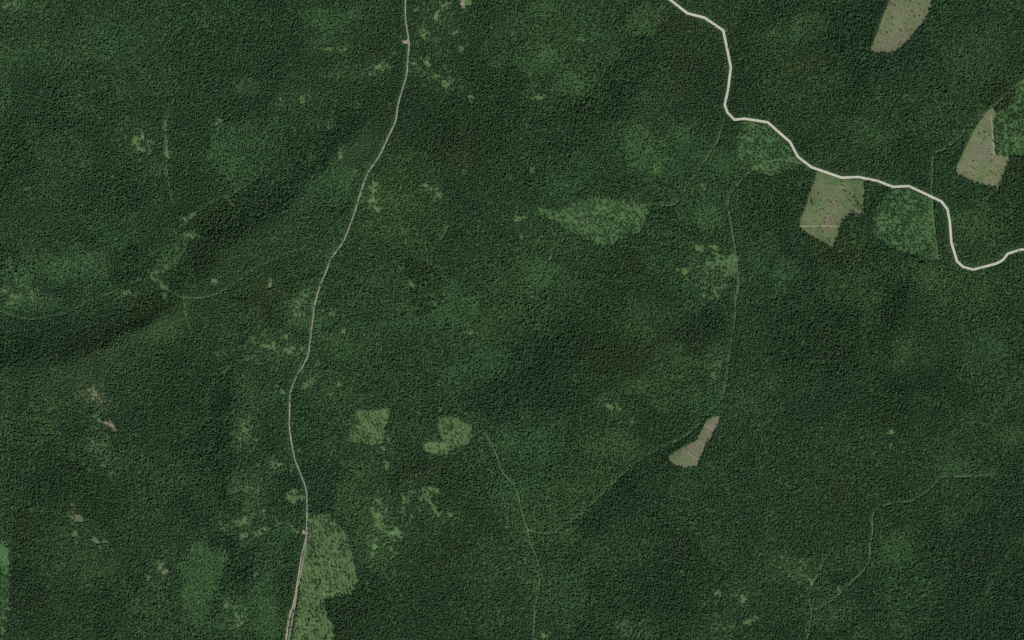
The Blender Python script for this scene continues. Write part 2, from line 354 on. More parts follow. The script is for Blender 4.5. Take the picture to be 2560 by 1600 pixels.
# small openings: x, y, rx, ry, angle, kind (g grass, o olive dry grass, d dirt, y yellow-green), how much is opened 0..1
OPEN = [
 (700,880,70,45,20,'g',.24),(765,750,40,30,-20,'g',.25),(610,1080,35,50,0,'g',.24),(610,1220,45,35,0,'g',.26),(600,1320,50,38,0,'g',.28),(965,1310,60,85,10,'g',.24),(1065,1255,75,50,20,'g',.22),
 (1090,80,45,75,0,'g',.24),(1080,190,60,35,20,'g',.24),(940,170,50,25,-20,'g',.22),(840,128,35,18,0,'g',.22),(940,490,30,45,0,'g',.24),(1085,475,35,22,25,'g',.2),(750,255,60,30,0,'g',.2),
 (340,350,45,55,-30,'g',.2),(60,740,80,24,18,'g',.22),(425,650,60,25,-50,'g',.22),(390,710,35,20,20,'g',.25),(330,735,60,12,-20,'g',.22),(590,1540,35,50,0,'g',.24),(1350,250,45,35,0,'g',.15),
 (1530,1015,40,22,20,'g',.22),(1790,915,25,40,0,'g',.2),(1775,685,55,52,20,'g',.33),(1824,664,20,22,0,'g',.85),(1796,655,12,28,-25,'g',.7),(1788,622,14,7,35,'g',.9),(1750,628,10,8,20,'g',.9),(1712,686,16,8,25,'y',.8),(1765,740,18,5,30,'g',.6),(1800,715,20,5,-50,'g',.5),(1970,1420,50,38,30,'g',.22),(1830,1500,60,45,0,'g',.18),(780,940,30,25,0,'g',.25),(830,985,40,22,0,'g',.18),(240,1000,30,45,-35,'o',.34),
 (1600,1575,60,22,0,'g',.2),(650,1000,35,40,0,'g',.15),(1470,960,40,25,0,'g',.12),(690,1165,50,20,0,'g',.2),(740,790,30,40,0,'g',.2),(1290,545,30,25,0,'g',.22),(1130,1300,25,20,0,'g',.2),(400,1430,30,35,0,'o',.18),
 (854,128,14,6,10,'g',.9),(826,123,8,4,0,'g',.8),(885,26,4,3,0,'g',.9),(954,168,13,8,0,'g',.75),(926,186,8,5,0,'g',.6),(988,134,6,5,0,'g',.7),
 (1115,214,12,6,20,'g',.85),(1126,203,10,5,0,'g',.6),(1033,161,5,4,0,'g',.8),(1069,157,10,12,0,'g',.6),(1065,86,10,8,0,'g',.6),(1090,193,12,5,0,'g',.6),
 (1043,25,10,5,0,'g',.7),(1090,36,8,10,0,'g',.6),(1115,14,12,9,0,'g',.7),(1133,82,18,12,0,'g',.5),(1154,125,10,10,0,'g',.6),(1004,95,6,5,0,'g',.8),
 (1179,246,8,8,0,'g',.5),(1229,248,3,3,0,'g',.9),(758,250,6,8,-30,'g',.7),(704,250,5,4,0,'g',.7),(736,236,6,4,0,'g',.7),(826,321,12,6,15,'g',.6),
 (854,380,5,13,0,'g',.8),(895,268,6,7,0,'g',.6),(890,428,5,8,0,'g',.7),(933,471,10,12,0,'g',.6),(926,500,8,10,0,'g',.6),(949,525,10,10,0,'g',.7),
 (1068,464,10,5,0,'g',.6),(1086,478,14,7,25,'g',.75),(1104,491,9,6,30,'g',.9),(1158,432,8,4,0,'g',.5),(1157,2,7,9,0,'d',1),(1169,3,7,12,15,'g',1),(1163,16,4,6,30,'g',.9),
 (1284,86,6,6,0,'g',.6),(1455,100,10,6,0,'g',.6),(1344,246,16,10,0,'g',.5),(1759,468,8,10,0,'g',.4),(1332,429,6,8,0,'g',.6),(1816,77,3,5,0,'g',.9),(1694,432,12,5,0,'g',.4),
 (354,343,8,8,0,'g',.8),(336,357,8,12,0,'g',.7),(357,375,14,5,20,'o',.7),(375,361,8,8,0,'g',.7),(214,121,4,4,0,'g',.8),(36,14,25,10,0,'g',.4),(421,386,10,8,0,'g',.6),(546,307,10,8,0,'g',.4),(415,345,5,35,-5,'g',.45),
 (393,685,14,7,-20,'g',.8),(411,716,6,13,-35,'g',.85),(414,741,7,10,0,'g',.8),(418,750,2,8,-25,'g',.9),(478,541,9,5,-35,'g',.85),(482,591,12,6,0,'g',.7),(457,551,10,6,0,'g',.6),(425,660,28,18,-30,'g',.35),
 (14,730,14,8,20,'g',.6),(43,751,22,12,20,'g',.5),(82,744,20,15,0,'g',.35),(321,733,16,5,-20,'g',.6),(539,705,8,6,0,'o',.4),
 (236,980,14,6,20,'o',.8),(250,1001,16,8,45,'o',.6),(276,1064,10,6,35,'d',1),(243,1044,4,13,-42,'g',.7),(286,1074,8,4,45,'o',1),(250,1121,30,28,0,'o',.34),(271,1160,15,9,0,'o',.3),(230,1075,24,18,0,'o',.2),
 (178,1274,12,22,-15,'o',.3),(193,1295,13,9,0,'o',.5),(407,1421,9,16,-20,'o',.6),(371,1449,5,13,-20,'o',.65),(414,1470,2,3,0,'g',.8),(190,1338,6,10,-30,'o',.9),(240,1352,8,5,30,'o',1),(250,1370,4,8,-20,'o',.9),(262,1356,8,3,5,'o',.9),(193,1358,4,8,10,'o',.7),
 (603,1306,18,14,0,'g',.7),(607,1338,14,12,0,'g',.75),(600,1221,26,20,0,'g',.4),(607,1081,20,30,-20,'g',.4),(600,1542,16,22,0,'g',.6),(561,1517,8,6,0,'g',.75),(618,1435,10,4,-20,'g',.5),(645,1335,16,10,0,'g',.5),(585,1405,18,5,20,'g',.35),
 (677,708,4,9,0,'o',.95),(990,657,6,3,0,'g',.8),(1029,709,8,5,30,'g',.75),(1085,701,5,3,0,'g',.9),(1090,762,7,4,10,'g',.9),(1104,776,4,4,0,'g',.8),(1060,796,4,5,0,'g',.6),(1176,832,7,5,0,'g',.9),(1136,807,3,2,0,'g',.8),
 (860,832,9,8,30,'g',.85),(806,776,4,3,0,'g',.8),(715,844,5,4,0,'g',.9),(765,744,20,13,-20,'g',.5),(744,762,8,14,0,'g',.55),(751,787,11,6,0,'g',.6),(679,866,20,13,0,'g',.5),(726,873,18,8,0,'g',.5),(756,873,5,8,0,'g',.6),
 (765,966,8,8,0,'g',.7),(779,955,8,6,0,'g',.6),(847,966,7,8,30,'g',.7),(829,987,4,6,0,'g',.7),(704,980,7,9,0,'g',.55),(694,966,6,5,0,'g',.7),(797,912,7,9,0,'g',.5),(904,998,5,4,0,'g',.6),(833,787,10,12,0,'g',.4),(933,948,4,3,0,'g',.7),(954,967,4,3,0,'g',.7),(1104,1026,4,3,0,'g',.8),(780,770,4,4,0,'o',.7),
 (1307,592,4,5,0,'g',.8),(1291,551,14,10,0,'g',.5),(1548,708,8,6,0,'g',.4),(1455,912,3,3,0,'g',.8),(1509,1001,13,4,0,'g',.6),(1526,1016,12,8,0,'g',.6),(1548,1019,8,7,0,'g',.6),(1580,1055,6,5,0,'g',.6),(1787,937,7,8,0,'g',.75),(1791,916,16,16,0,'g',.35),
 (1748,626,8,6,20,'g',.85),(1752,636,3,7,-40,'g',.9),(1787,623,13,5,35,'g',.85),(1798,640,3,9,-40,'g',.7),(1831,651,9,14,-10,'g',1),(1822,676,15,8,-20,'g',.8),(1773,655,9,12,-15,'g',.6),(1796,664,8,14,-40,'g',.6),(1712,684,14,6,25,'y',.7),(1724,704,10,3,35,'y',.85),(1738,712,6,2,30,'y',.7),(1762,706,5,9,-30,'g',.7),(1786,731,22,3,32,'g',.85),(1796,742,5,4,0,'g',.9),(1809,719,8,9,20,'g',.5),(1762,680,10,2.5,35,'g',.7),(1785,678,6,2,35,'g',.8),
 (2013,860,5,3,0,'g',.6),(2150,651,3,2,0,'g',.8),(2391,614,5,4,0,'g',.9),
 (751,1130,5,10,-30,'g',.75),(731,1176,5,7,20,'g',.8),(694,1164,14,7,0,'g',.5),(735,1242,18,14,0,'g',.6),(663,1281,5,5,0,'g',.85),(697,1310,7,3,20,'o',.95),(733,1319,7,3,20,'o',.9),(665,1324,10,6,0,'g',.7),(683,1426,3,3,0,'g',.9),(740,1332,6,2,0,'o',.8),
 (958,1122,6,4,10,'g',.9),(967,1164,7,8,0,'g',.8),(974,1103,5,7,0,'g',.8),(936,1217,4,5,0,'g',.9),(946,1254,9,5,0,'g',.9),(955,1263,2,9,-28,'g',.8),(933,1274,3,7,0,'g',.9),(946,1289,13,5,25,'g',.95),(955,1294,9,4,0,'g',.95),(966,1285,4,10,10,'g',.95),(946,1310,7,11,0,'g',.9),(958,1312,3,8,0,'g',.9),(938,1323,8,6,0,'g',.85),(953,1326,15,5,0,'g',.75),(974,1320,8,4,0,'g',.8),(986,1335,14,8,0,'g',.8),(979,1338,10,6,0,'g',.9),(985,1350,4,7,0,'g',.8),(991,1324,7,6,0,'g',.7),(940,1352,5,10,0,'g',.9),(938,1370,5,13,8,'g',.95),(935,1385,5,8,0,'g',1),(977,1375,3.5,9,10,'g',.9),(920,1345,8,4,20,'g',.7),
 (1011,1253,3,8,0,'g',.9),(1011,1274,4,14,0,'g',.85),(1023,1254,6,4,-20,'g',.9),(1030,1298,5,8,25,'g',.95),(1028,1229,7,4,0,'g',.7),(1063,1229,9,7,0,'g',.8),(1056,1237,9,4,0,'g',.8),(1089,1226,12,7,0,'g',.65),(1077,1240,8,4,-20,'g',.8),(1052,1250,7,7,0,'g',.7),(1073,1253,10,4,40,'g',.95),(1081,1261,6,4,0,'g',.9),(1088,1275,6,8,0,'g',.95),(1094,1286,11,7,15,'g',1),(1084,1289,8,4,0,'g',.9),(1129,1285,8,4,25,'g',.85),(1122,1293,4,3,0,'g',.7),(1090,1330,3,6,0,'g',.6),(1130,1327,4,2,0,'g',.6),
 (890,1455,5,6,0,'g',.85),(919,1460,4,5,-30,'g',.9),(924,1476,4,5,-20,'g',.9),(1321,1326,6,5,0,'g',.9),(1362,1588,11,9,0,'g',.7),(1760,1517,3,7,25,'o',.9),(1794,1485,9,5,0,'g',.6),(1859,1499,6,8,0,'g',.7),(1834,1488,12,4,0,'g',.6),(1871,1556,9,6,0,'g',.8),(1887,1549,9,6,0,'g',.6),(1910,1335,6,3,0,'g',.7),(1898,1478,3,2,0,'o',.9),
 (1584,1587,28,10,0,'g',.45),(1800,1560,40,30,0,'g',.25),(1954,1394,9,4,10,'g',.85),(1977,1442,6,4,20,'g',.85),(2024,1447,9,4,20,'g',.85),(2030,1458,3,6,10,'g',.7),(2004,1403,7,9,0,'g',.4),(2227,1081,9,8,-20,'g',.55),(2227,1114,4,4,0,'g',.5),(2099,1471,6,4,0,'g',.6),(1965,1410,12,14,-30,'g',.35),(2000,1440,25,12,20,'g',.3),
 (10,1385,14,30,0,'g',.8),(566,930,4,18,10,'g',.4),
]
# stands of pale, even-topped broadleaved trees: x, y, rx, ry, brightness
SMOOTH = [(614,229,34,22,1.1),(400,421,24,18,1.1),(404,11,18,16,1.2),(71,150,70,28,.5),(833,54,38,28,1.2),(783,39,28,22,1.1),(890,36,15,12,1.2),(1244,157,20,13,1.2),(783,107,28,12,1),(840,186,32,14,1.1),(790,314,32,20,.9),(872,461,22,28,1),(997,500,34,28,.7),
 (1609,46,45,38,1.1),(1423,214,40,28,.9),(1584,329,50,22,1.1),(1601,386,44,34,1.1),(1826,404,42,28,.9),(1366,150,24,22,.9),(1644,421,13,12,1.9),(1351,21,38,24,1),(2027,71,44,38,1),(1956,89,44,34,.9),(2277,246,28,13,.9),(2170,329,55,32,.8),(2070,393,34,16,.8),
 (54,705,30,12,1.3),(179,673,95,40,1.3),(107,762,75,24,1.2),(571,844,34,24,1.5),(550,885,18,10,1.4),(411,826,42,36,.9),(765,809,38,20,1.4),(801,801,22,20,1.3),(797,841,20,16,1.4),(954,573,65,28,.9),(869,869,48,28,.9),
 (1351,684,38,28,1),(1584,969,36,16,1.2),(1780,551,38,28,1.2),(1619,798,55,38,.8),(1905,637,38,48,.9),(1956,684,38,34,1.1),(2184,744,34,22,1),(2259,873,44,28,.9),(2295,684,55,28,.9),(2456,887,55,55,.7),(2259,916,55,22,.9),
 (500,1455,42,68,1.5),(529,1399,38,26,1.3),(1530,1114,65,28,1.3),(2384,1306,28,16,1),(2402,1167,44,18,1),(2484,1185,22,12,1.3),(2241,1374,44,34,.7),(2534,1089,34,28,.9),(1562,1560,20,8,1.3),(670,1560,24,50,1.3),(1265,1110,25,20,.9),(2440,560,60,45,.7),(1700,340,40,30,.6),(1150,930,50,40,.5),(2450,130,60,60,.3),(1230,900,40,60,.5)]
# red-brown or dark stands: x, y, rx, ry, strength
BROWN = [(250,851,95,60,1),(343,776,12,9,1.6),(240,870,40,30,.7),(1691,50,48,28,.9),(1700,150,52,24,1.1),(1700,250,45,45,.7),(1420,340,50,38,.6),(1700,673,34,24,.8),(1573,655,28,24,.6),(1709,887,65,80,.6),(2081,1221,28,44,.7),(2098,1410,22,16,.8),(1140,368,55,44,.9),(943,136,40,24,.7),(1050,204,34,30,.7),(676,518,40,30,.8),(661,744,34,44,.8),(654,1124,24,38,.8),(1086,1178,65,24,.9),(1140,1435,85,75,.8),(1690,1364,65,65,.5),(1387,1399,44,24,.7),(10,100,24,30,.9),(90,60,40,20,.6),(240,165,30,14,.6),(620,490,40,30,.6),(340,745,60,14,.7),(561,662,20,13,1.4),(2070,837,24,15,1.3),(40,1400,12,200,.5),(2240,738,16,10,1),(2490,180,90,70,.5),(2000,150,60,60,.5),(2100,620,60,30,.6),(1140,1260,20,20,.4),(980,1255,10,12,1),(830,640,40,30,.5),(2420,1400,45,35,.7),(50,1210,24,120,.7),(880,280,30,30,.3),(960,700,80,60,.35),(110,1520,60,60,.5)]
# stands noticeably darker, rougher
DARK = [(600,560,110,90,.7),(720,480,80,60,.6),(760,360,60,50,.6),(350,735,40,16,1),(130,1300,160,220,.45),(60,1120,45,300,.5),(1420,330,120,70,.6),(1550,250,90,70,.6),(2150,640,90,40,.8),(2250,760,60,50,.7),(2100,110,80,60,.5),(2300,130,120,90,.5),(2060,500,30,70,.7),(1560,1250,80,50,.7),(1450,1270,60,40,.6),(650,1100,40,70,.6),(560,1160,20,120,.8),(1250,960,100,90,.4),(1450,900,120,90,.4),(2350,1000,90,80,.4),(1070,1200,120,50,.5),(620,1400,60,50,.6),(830,1560,60,60,.5),(1100,1050,50,40,.6),(2200,200,80,60,.4),(330,900,120,60,.4),(2480,290,25,12,1.2),(1660,540,40,20,.7)]
LIGHT = [(200,300,420,420,.35),(120,620,200,120,.3),(20,900,16,160,.8),(15,1100,22,160,.5),(1340,120,120,100,.25),(2400,540,120,60,.2)]

def ell(x, y, items, ang=True):
    """normalised radius of the ellipse each point lies in"""
    for it in items:
        if ang: cx, cy, rx, ry, a = it[:5]
        else: cx, cy, rx, ry = it[:4]; a = 0
        m = np.nonzero((np.abs(x - cx) < 2.6 * max(rx, ry)) & (np.abs(y - cy) < 2.6 * max(rx, ry)))[0]
        if not len(m): continue
        dx, dy = x[m] - cx, y[m] - cy
        ca, sa = math.cos(math.radians(a)), math.sin(math.radians(a))
        u = (dx * ca + dy * sa) / rx; v = (-dx * sa + dy * ca) / ry
        yield it, m, np.sqrt(u * u + v * v)

def opening(x, y):
    """openness 0..1 and index of kind for small openings"""
    s = np.zeros(x.shape); k = np.zeros(x.shape, int)
    wob = 0.8 * fbm(x, y, 8.0, 401, 3) + 0.25 * vnoise(x, y, 30, 402)
    for it, m, r in ell(x, y, OPEN):
        v = (1.0 * it[6] if it[5] != 'd' else 1) * np.clip((1.45 - (r + wob[m])) / 0.7, 0, 1)
        up = v > s[m]
        k[m[up]] = 'goyd'.index(it[5]); s[m[up]] = v[up]
    return s, k
def fieldsum(x, y, items):
    s = np.zeros(x.shape)
    wob = 0.5 * fbm(x, y, 38.0, 77, 5)
    for it, m, r in ell(x, y, items, ang=False):
        s[m] += it[4] / (1 + np.exp(6.5 * (r + wob[m] - 1.0)))
    return s

# ------------------------------------------------------------------ the ground: one sheet out to the horizon
def axis(a, st):
    c = np.arange(-a, a + 0.1, st)
    s_ = a + np.arange(1, 19) * 8.0; c = np.concatenate([-s_[::-1], c, s_]); a = c[-1]
    o = a + np.cumsum(np.array([8, 16, 32, 64, 128, 256, 512, 1024, 2048, 4096, 8192, 16384]))
    return np.concatenate([-o[::-1], c, o])
gx, gy = axis(1332, 4.0), axis(852, 4.0)
GX, GY = np.meshgrid(gx, gy)
fx, fy = GX.ravel(), GY.ravel()
fade = np.clip((4000 - np.hypot(fx, fy)) / 2000, 0, 1)
fz = zt(fx, fy) * fade
nx_, ny_ = len(gx), len(gy)
gm = bpy.data.meshes.new("ground")
gm.vertices.add(nx_ * ny_)
gm.vertices.foreach_set("co", np.stack([fx, fy, fz], 1).ravel().astype(np.float32))
ii = (np.arange(ny_ - 1)[:, None] * nx_ + np.arange(nx_ - 1)[None, :]).ravel()
q = np.stack([ii, ii + 1, ii + nx_ + 1, ii + nx_], 1)
gm.loops.add(q.size); gm.loops.foreach_set("vertex_index", q.ravel().astype(np.int32))
gm.polygons.add(len(q)); gm.polygons.foreach_set("loop_start", (np.arange(len(q)) * 4).astype(np.int32))
gm.update(calc_edges=True)
gm.materials.append(M_ground)
sx, sy = fx + 1280, 800 - fy
op, kd = opening(sx, sy)
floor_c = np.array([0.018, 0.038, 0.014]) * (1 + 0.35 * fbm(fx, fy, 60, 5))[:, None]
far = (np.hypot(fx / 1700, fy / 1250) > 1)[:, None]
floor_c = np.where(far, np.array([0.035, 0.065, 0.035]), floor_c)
KC = np.array([(0.085, 0.148, 0.053), (0.112, 0.138, 0.064), (0.105, 0.15, 0.048), (0.18, 0.17, 0.11)])
KCv = KC[kd] * (1 + 0.25 * fbm(fx, fy, 14, 6))[:, None]
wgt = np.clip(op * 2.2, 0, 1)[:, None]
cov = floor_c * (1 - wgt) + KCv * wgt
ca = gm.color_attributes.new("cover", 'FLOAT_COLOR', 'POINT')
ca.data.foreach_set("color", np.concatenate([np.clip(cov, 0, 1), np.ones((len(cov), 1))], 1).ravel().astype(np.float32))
ground = link("ground", gm, kind="structure", label="dark forest floor with small grassy openings under all the woods")

# ------------------------------------------------------------------ clearings
def sheet(key, name, material, dz, label, cell=6.0):
    poly = POLY[key]
    pw = [Vector(W(a, b_)) for a, b_ in poly]
    xs = [p.x for p in pw]; ys = [p.y for p in pw]
    X, Y = np.meshgrid(np.arange(min(xs) + 2, max(xs), cell), np.arange(min(ys) + 2, max(ys), cell))
    X = X.ravel(); Y = Y.ravel()
    inn = inpoly(X, Y, [(p.x, p.y) for p in pw])
    X, Y = X[inn], Y[inn]
    n = len(pw)
    allv = pw + [Vector((float(a), float(b_))) for a, b_ in zip(X, Y)]
    r = delaunay_2d_cdt(allv, [], [list(range(n))], 1, 1e-4)
    co = np.array([(v.x, v.y) for v in r[0]])
    z = zt(co[:, 0], co[:, 1]) + dz
    me = mesh_from(name, [(float(a), float(b_), float(c_)) for (a, b_), c_ in zip(co, z)], [list(f) for f in r[2]], [material])
    for p in me.polygons:
        if p.normal.z < 0: p.flip()
    return link(name, me, kind="structure", label=label)
cl = {}
cl["A"] = sheet("A", "clearing", M_tan, .22, "pointed tan cut-over field at the top right edge, dotted with dark trees")
cl["B"] = sheet("B", "clearing", M_tanB, .22, "L-shaped tan cut-over field near the right edge with east-west rows")
cl["C"] = sheet("C", "clearing", M_tanC, .22, "large green and tan field hanging below the cream road")
cl["H"] = sheet("H", "clearing", M_tanH, .22, "small brown bottle-shaped field with pale cross lines")
cl["D"] = sheet("D", "clearing", M_regrow, .18, "bright green regrowth patch below the cream road, right of the large field")
cl["E"] = sheet("E", "clearing", M_regrow, .18, "green regrowth patch with tree rows southwest of the cream road")
cl["F"] = sheet("F", "clearing", M_regrow, .18, "triangular green regrowth patch dotted with dark trees, right of centre")
cl["R"] = sheet("R", "clearing", M_regrow, .18, "bright green regrowth plot at the right edge beside the tan field")
cl["I"] = sheet("I", "meadow", M_meadow, .2, "long light green meadow with tree rows east of the grey road at the bottom")
cl["J"] = sheet("J", "meadow", M_meadow, .2, "squarish green meadow with scattered trees, lower centre")
cl["K"] = sheet("K", "meadow", M_meadow, .2, "curved green meadow with a bare olive top, lower centre right")
cl["L1"] = sheet("L1", "dirt_landing", M_dirt, .3, "tan dirt landing on the west side of the grey road near the top", 3)
cl["L2"] = sheet("L2", "dirt_landing", M_dirt, .3, "small sandy landing beside the grey road near the bottom", 3)
cl["LS"] = sheet("LS", "clearing", M_regrow, .18, "bright green strip at the lower left edge")

# low windrows of brush lying in the cut-over fields (real heaps, too many to pick apart)
def windrows(key, deg, gap, parent, hgt=0.45, wid=1.1, keep=0.75, seed=3):
    poly = POLY[key]
    P = np.array([W(a, b_) for a, b_ in poly]); c = P.mean(0)
    ca_, sa_ = math.cos(math.radians(deg)), math.sin(math.radians(deg))
    R = np.hypot(*(P - c).T).max() + 5
    V, F = [], []
    pl = [tuple(p) for p in P]
    step = 3.0
    for k in range(int(-R / gap), int(R / gap) + 1):
        s = np.arange(-R, R, step)
        off = k * gap + 0.9 * vnoise(s, np.full(s.shape, k * 50.0), 18, seed)
        X = c[0] + s * ca_ - off * sa_; Y = c[1] + s * sa_ + off * ca_
        inn = inpoly(X, Y, pl) & (vnoise(X, Y, 12, seed + 4) < keep * 1.6 - 0.8)
        prev = None
        for i in range(len(s)):
            if not inn[i]: prev = None; continue
            h = hgt * (0.5 + random.random()); ww = wid * (0.35 + 0.4 * random.random())
            x, y = X[i], Y[i]; z = float(zt(x, y)) + .2
            b0 = len(V)
            V += [(x - sa_ * -ww, y - ca_ * ww, z), (x, y, z + h), (x - sa_ * ww, y + ca_ * ww, z)]
            if prev is not None:
                F += [(prev, b0, b0 + 1, prev + 1), (prev + 1, b0 + 1, b0 + 2, prev + 2)]
            prev = b0
    o = link("brush_windrow", mesh_from("brush_windrow", V, F, [M_brush]), parent=parent, kind="stuff")
    return o
windrows("A", 55 - 90, 4.6, cl["A"], seed=3)
windrows("B", 0, 4.6, cl["B"], seed=13)
windrows("C", -12, 5.0, cl["C"], keep=0.4, seed=23)
windrows("H", 66, 4.2, cl["H"], hgt=.4, seed=33)

# ------------------------------------------------------------------ roads and trails
def smooth_line(pts, step, rounded=True):
    P = [np.array(W(*p), float) for p in pts]
    if rounded:
        for _ in range(2):
            Q = [P[0]]
            for a, b_ in zip(P[:-1], P[1:]):
                Q += [a * .75 + b_ * .25, a * .25 + b_ * .75]
            Q.append(P[-1]); P = Q
    out = [P[0]]; corner = [False]
    for a, b_ in zip(P[:-1], P[1:]):
        L = np.hypot(*(b_ - a)); k = max(1, int(round(L / step)))
        for j in range(1, k + 1): out.append(a + (b_ - a) * j / k)
    return np.array(out)
def ribbon_rows(C_, offs):
    """mitred offsets of a centre line; returns len(offs) polylines"""
    d = np.diff(C_, axis=0); d /= (np.hypot(d[:, 0], d[:, 1])[:, None] + 1e-9)
    n = np.stack([-d[:, 1], d[:, 0]], 1)
    n0 = np.vstack([n[:1], n]); n1 = np.vstack([n, n[-1:]])
    m = n0 + n1; m /= (np.hypot(m[:, 0], m[:, 1])[:, None] + 1e-9)
    sc = 1.0 / np.clip((m * n1).sum(1), 0.6, 1)
    return [C_ + m * (np.asarray(o)[..., None] if np.ndim(o) else o) * sc[:, None] for o in offs]
def ribbon(name, C_, offs, dzs, us, mats, midx, **kw):
    rows = ribbon_rows(C_, offs); n = len(C_); V = []; UV = []
    zc = zt(C_[:, 0], C_[:, 1])
    for r, dz, u in zip(rows, dzs, us):
        zr = zt(r[:, 0], r[:, 1]) + dz
        V += [(float(a), float(b_), float(c_)) for (a, b_), c_ in zip(r, zr)]
        UV += [(u, i / n) for i in range(n)]
    F = []; MI = []
    for k in range(len(offs) - 1):
        for i in range(n - 1):
            a = k * n + i
            F.append((a + n, a, a + 1, a + n + 1)[::-1]); MI.append(midx[k])
    me = mesh_from(name, V, F, mats, UV, MI)
    if len(me.polygons) and me.polygons[0].normal.z < 0: me.flip_normals()
    return link(name, me, **kw)
def wob(C_, amp, seed, sc=12): return amp * vnoise(C_[:, 0], C_[:, 1], sc, seed)

c1 = smooth_line(ROAD1, 5.0)
hw = 1.6
ribbon("road", c1, [-hw - 1.3 + wob(c1, .5, 1), -hw + wob(c1, .35, 2), 0 * c1[:, 0], hw + wob(c1, .35, 3), hw + 1.3 + wob(c1, .5, 4)],
       [.1, .5, .58, .5, .1], [0, .1, .5, .9, 1], [M_track, M_bank], [1, 0, 0, 1], kind="structure",
       label="narrow grey gravel road running north-south through the woods left of centre")
c1b = smooth_line(ROAD1B, 4.0)
ribbon("track", c1b, [-1.4 + wob(c1b, .4, 5), 0 * c1b[:, 0], 1.4 + wob(c1b, .4, 6)], [.45, .55, .45], [.1, .5, .9], [M_track2], [0, 0],
       kind="structure", label="pale sandy track running close beside the grey road at the bottom")
c1c = smooth_line([(x - 3.2, y) for x, y in ROAD1B[9:]], 4.0)
ribbon("ditch", c1c, [-1.3 + wob(c1c, .5, 7), 1.0 + wob(c1c, .4, 8)], [.32, .36], [0.2, .8], [M_dirt], [0], kind="structure",
       label="red-brown bare bank along the west side of the sandy track at the bottom")
c2 = smooth_line(ROAD2, 6.0, rounded=False)
road2 = ribbon("road", c2, [-4.6, -2.6, -1.55, 1.55, 2.6, 4.6], [.1, 1.0, 1.05, 1.05, 1.0, .1], [0, .1, .3, .7, .9, 1], [M_pave, M_bank], [1, 0, 0, 0, 1],  # added bank lifts the surface out of the tree shade
       kind="structure", label="wide cream road drawn as a map line, zigzagging across the upper right woods")
for s_ in (-1, 1):
    o1, o2 = sorted([s_ * 1.5, s_ * 2.65])
    ribbon("line_border", c2, [o1, o1 + .02, o2 - .02, o2], [1.0, 1.16, 1.14, .95], [0, .3, .7, 1], [M_edge], [0, 0, 0], parent=road2)  # pale outline of the drawn map line, built as raised edges
for key, hw_, pts in TRAILS:
    c_ = smooth_line(pts, 5.0)
    h = hw_ * .68
    ribbon("trail", c_, [-h + wob(c_, .5, 31, 9), 0 * c_[:, 0], h + wob(c_, .5, 32, 9)], [.28, .34, .28], [.1, .5, .9], [M_trail], [0, 0],
           kind="structure", label=TRAIL_LABEL[key])
# pale machine lines across the fields
def fieldline(parent, p, q_, w_=0.8):
    c_ = smooth_line([p, q_], 4.0, False)
    ribbon("skid_track", c_, [-w_ + wob(c_, .3, 41, 6), w_ + wob(c_, .3, 42, 6)], [.34, .34], [.2, .8], [M_track2], [0], parent=parent)
fieldline(cl["C"], (2000, 565.5), (2103, 565), .9)
for (a, b_), (c_, d_) in [((1045, 340), (1260, 470)), ((830, 720), (1020, 840)), ((520, 975), (890, 1235))]:
    fieldline(cl["H"], (1660 + a / 10.08, 1030 + b_ / 10.08), (1660 + c_ / 10.08, 1030 + d_ / 10.08), .8)
fieldline(cl["B"], (2478, 290), (2485, 386), .8)
fieldline(cl["B"], (2483, 330), (2487, 385), .5)

# ------------------------------------------------------------------ tree shapes (unit height, unit crown radius)
def conifer(seed, tiers=5, base=0.14):
    r = random.Random(seed); V, F = [], []
    for k in range(tiers):
        z0 = base + (1 - base) * (k / tiers) ** .8; z1 = min(1.0, z0 + (1 - base) / tiers * 1.5)
        if k == tiers - 1: z1 = 1.0
        rad = (1 - k / tiers) ** 0.7
        n = max(5, 9 - k); ph = r.random() * 6.28; b0 = len(V)
        V.append((r.uniform(-.03, .03), r.uniform(-.03, .03), z1))
        for j in range(2 * n):
            rr = rad * (r.uniform(.85, 1.15) if j % 2 == 0 else r.uniform(.45, .65))
            a_ = ph + math.pi * j / n + r.uniform(-.12, .12)
            V.append((rr * math.cos(a_), rr * math.sin(a_), z0 + (0 if j % 2 == 0 else .06) + r.uniform(-.02, .02)))
        for j in range(2 * n): F.append((b0, b0 + 1 + j, b0 + 1 + (j + 1) % (2 * n)))
    return V, F
ICO_V = []; ICO_F = []
import bmesh
_b = bmesh.new(); bmesh.ops.create_icosphere(_b, subdivisions=1, radius=1)
ICO_V = [tuple(v.co) for v in _b.verts]; _b.verts.ensure_lookup_table(); ICO_F = [tuple(v.index for v in f.verts) for f in _b.faces]; _b.free()
def blob(V, F, c, rad, r, sq=.7):
    b0 = len(V)
    for x, y, z in ICO_V:
        k = rad * r.uniform(.7, 1.25)
        V.append((c[0] + x * k, c[1] + y * k, c[2] + z * k * sq))
    F += [tuple(b0 + i for i in f) for f in ICO_F]
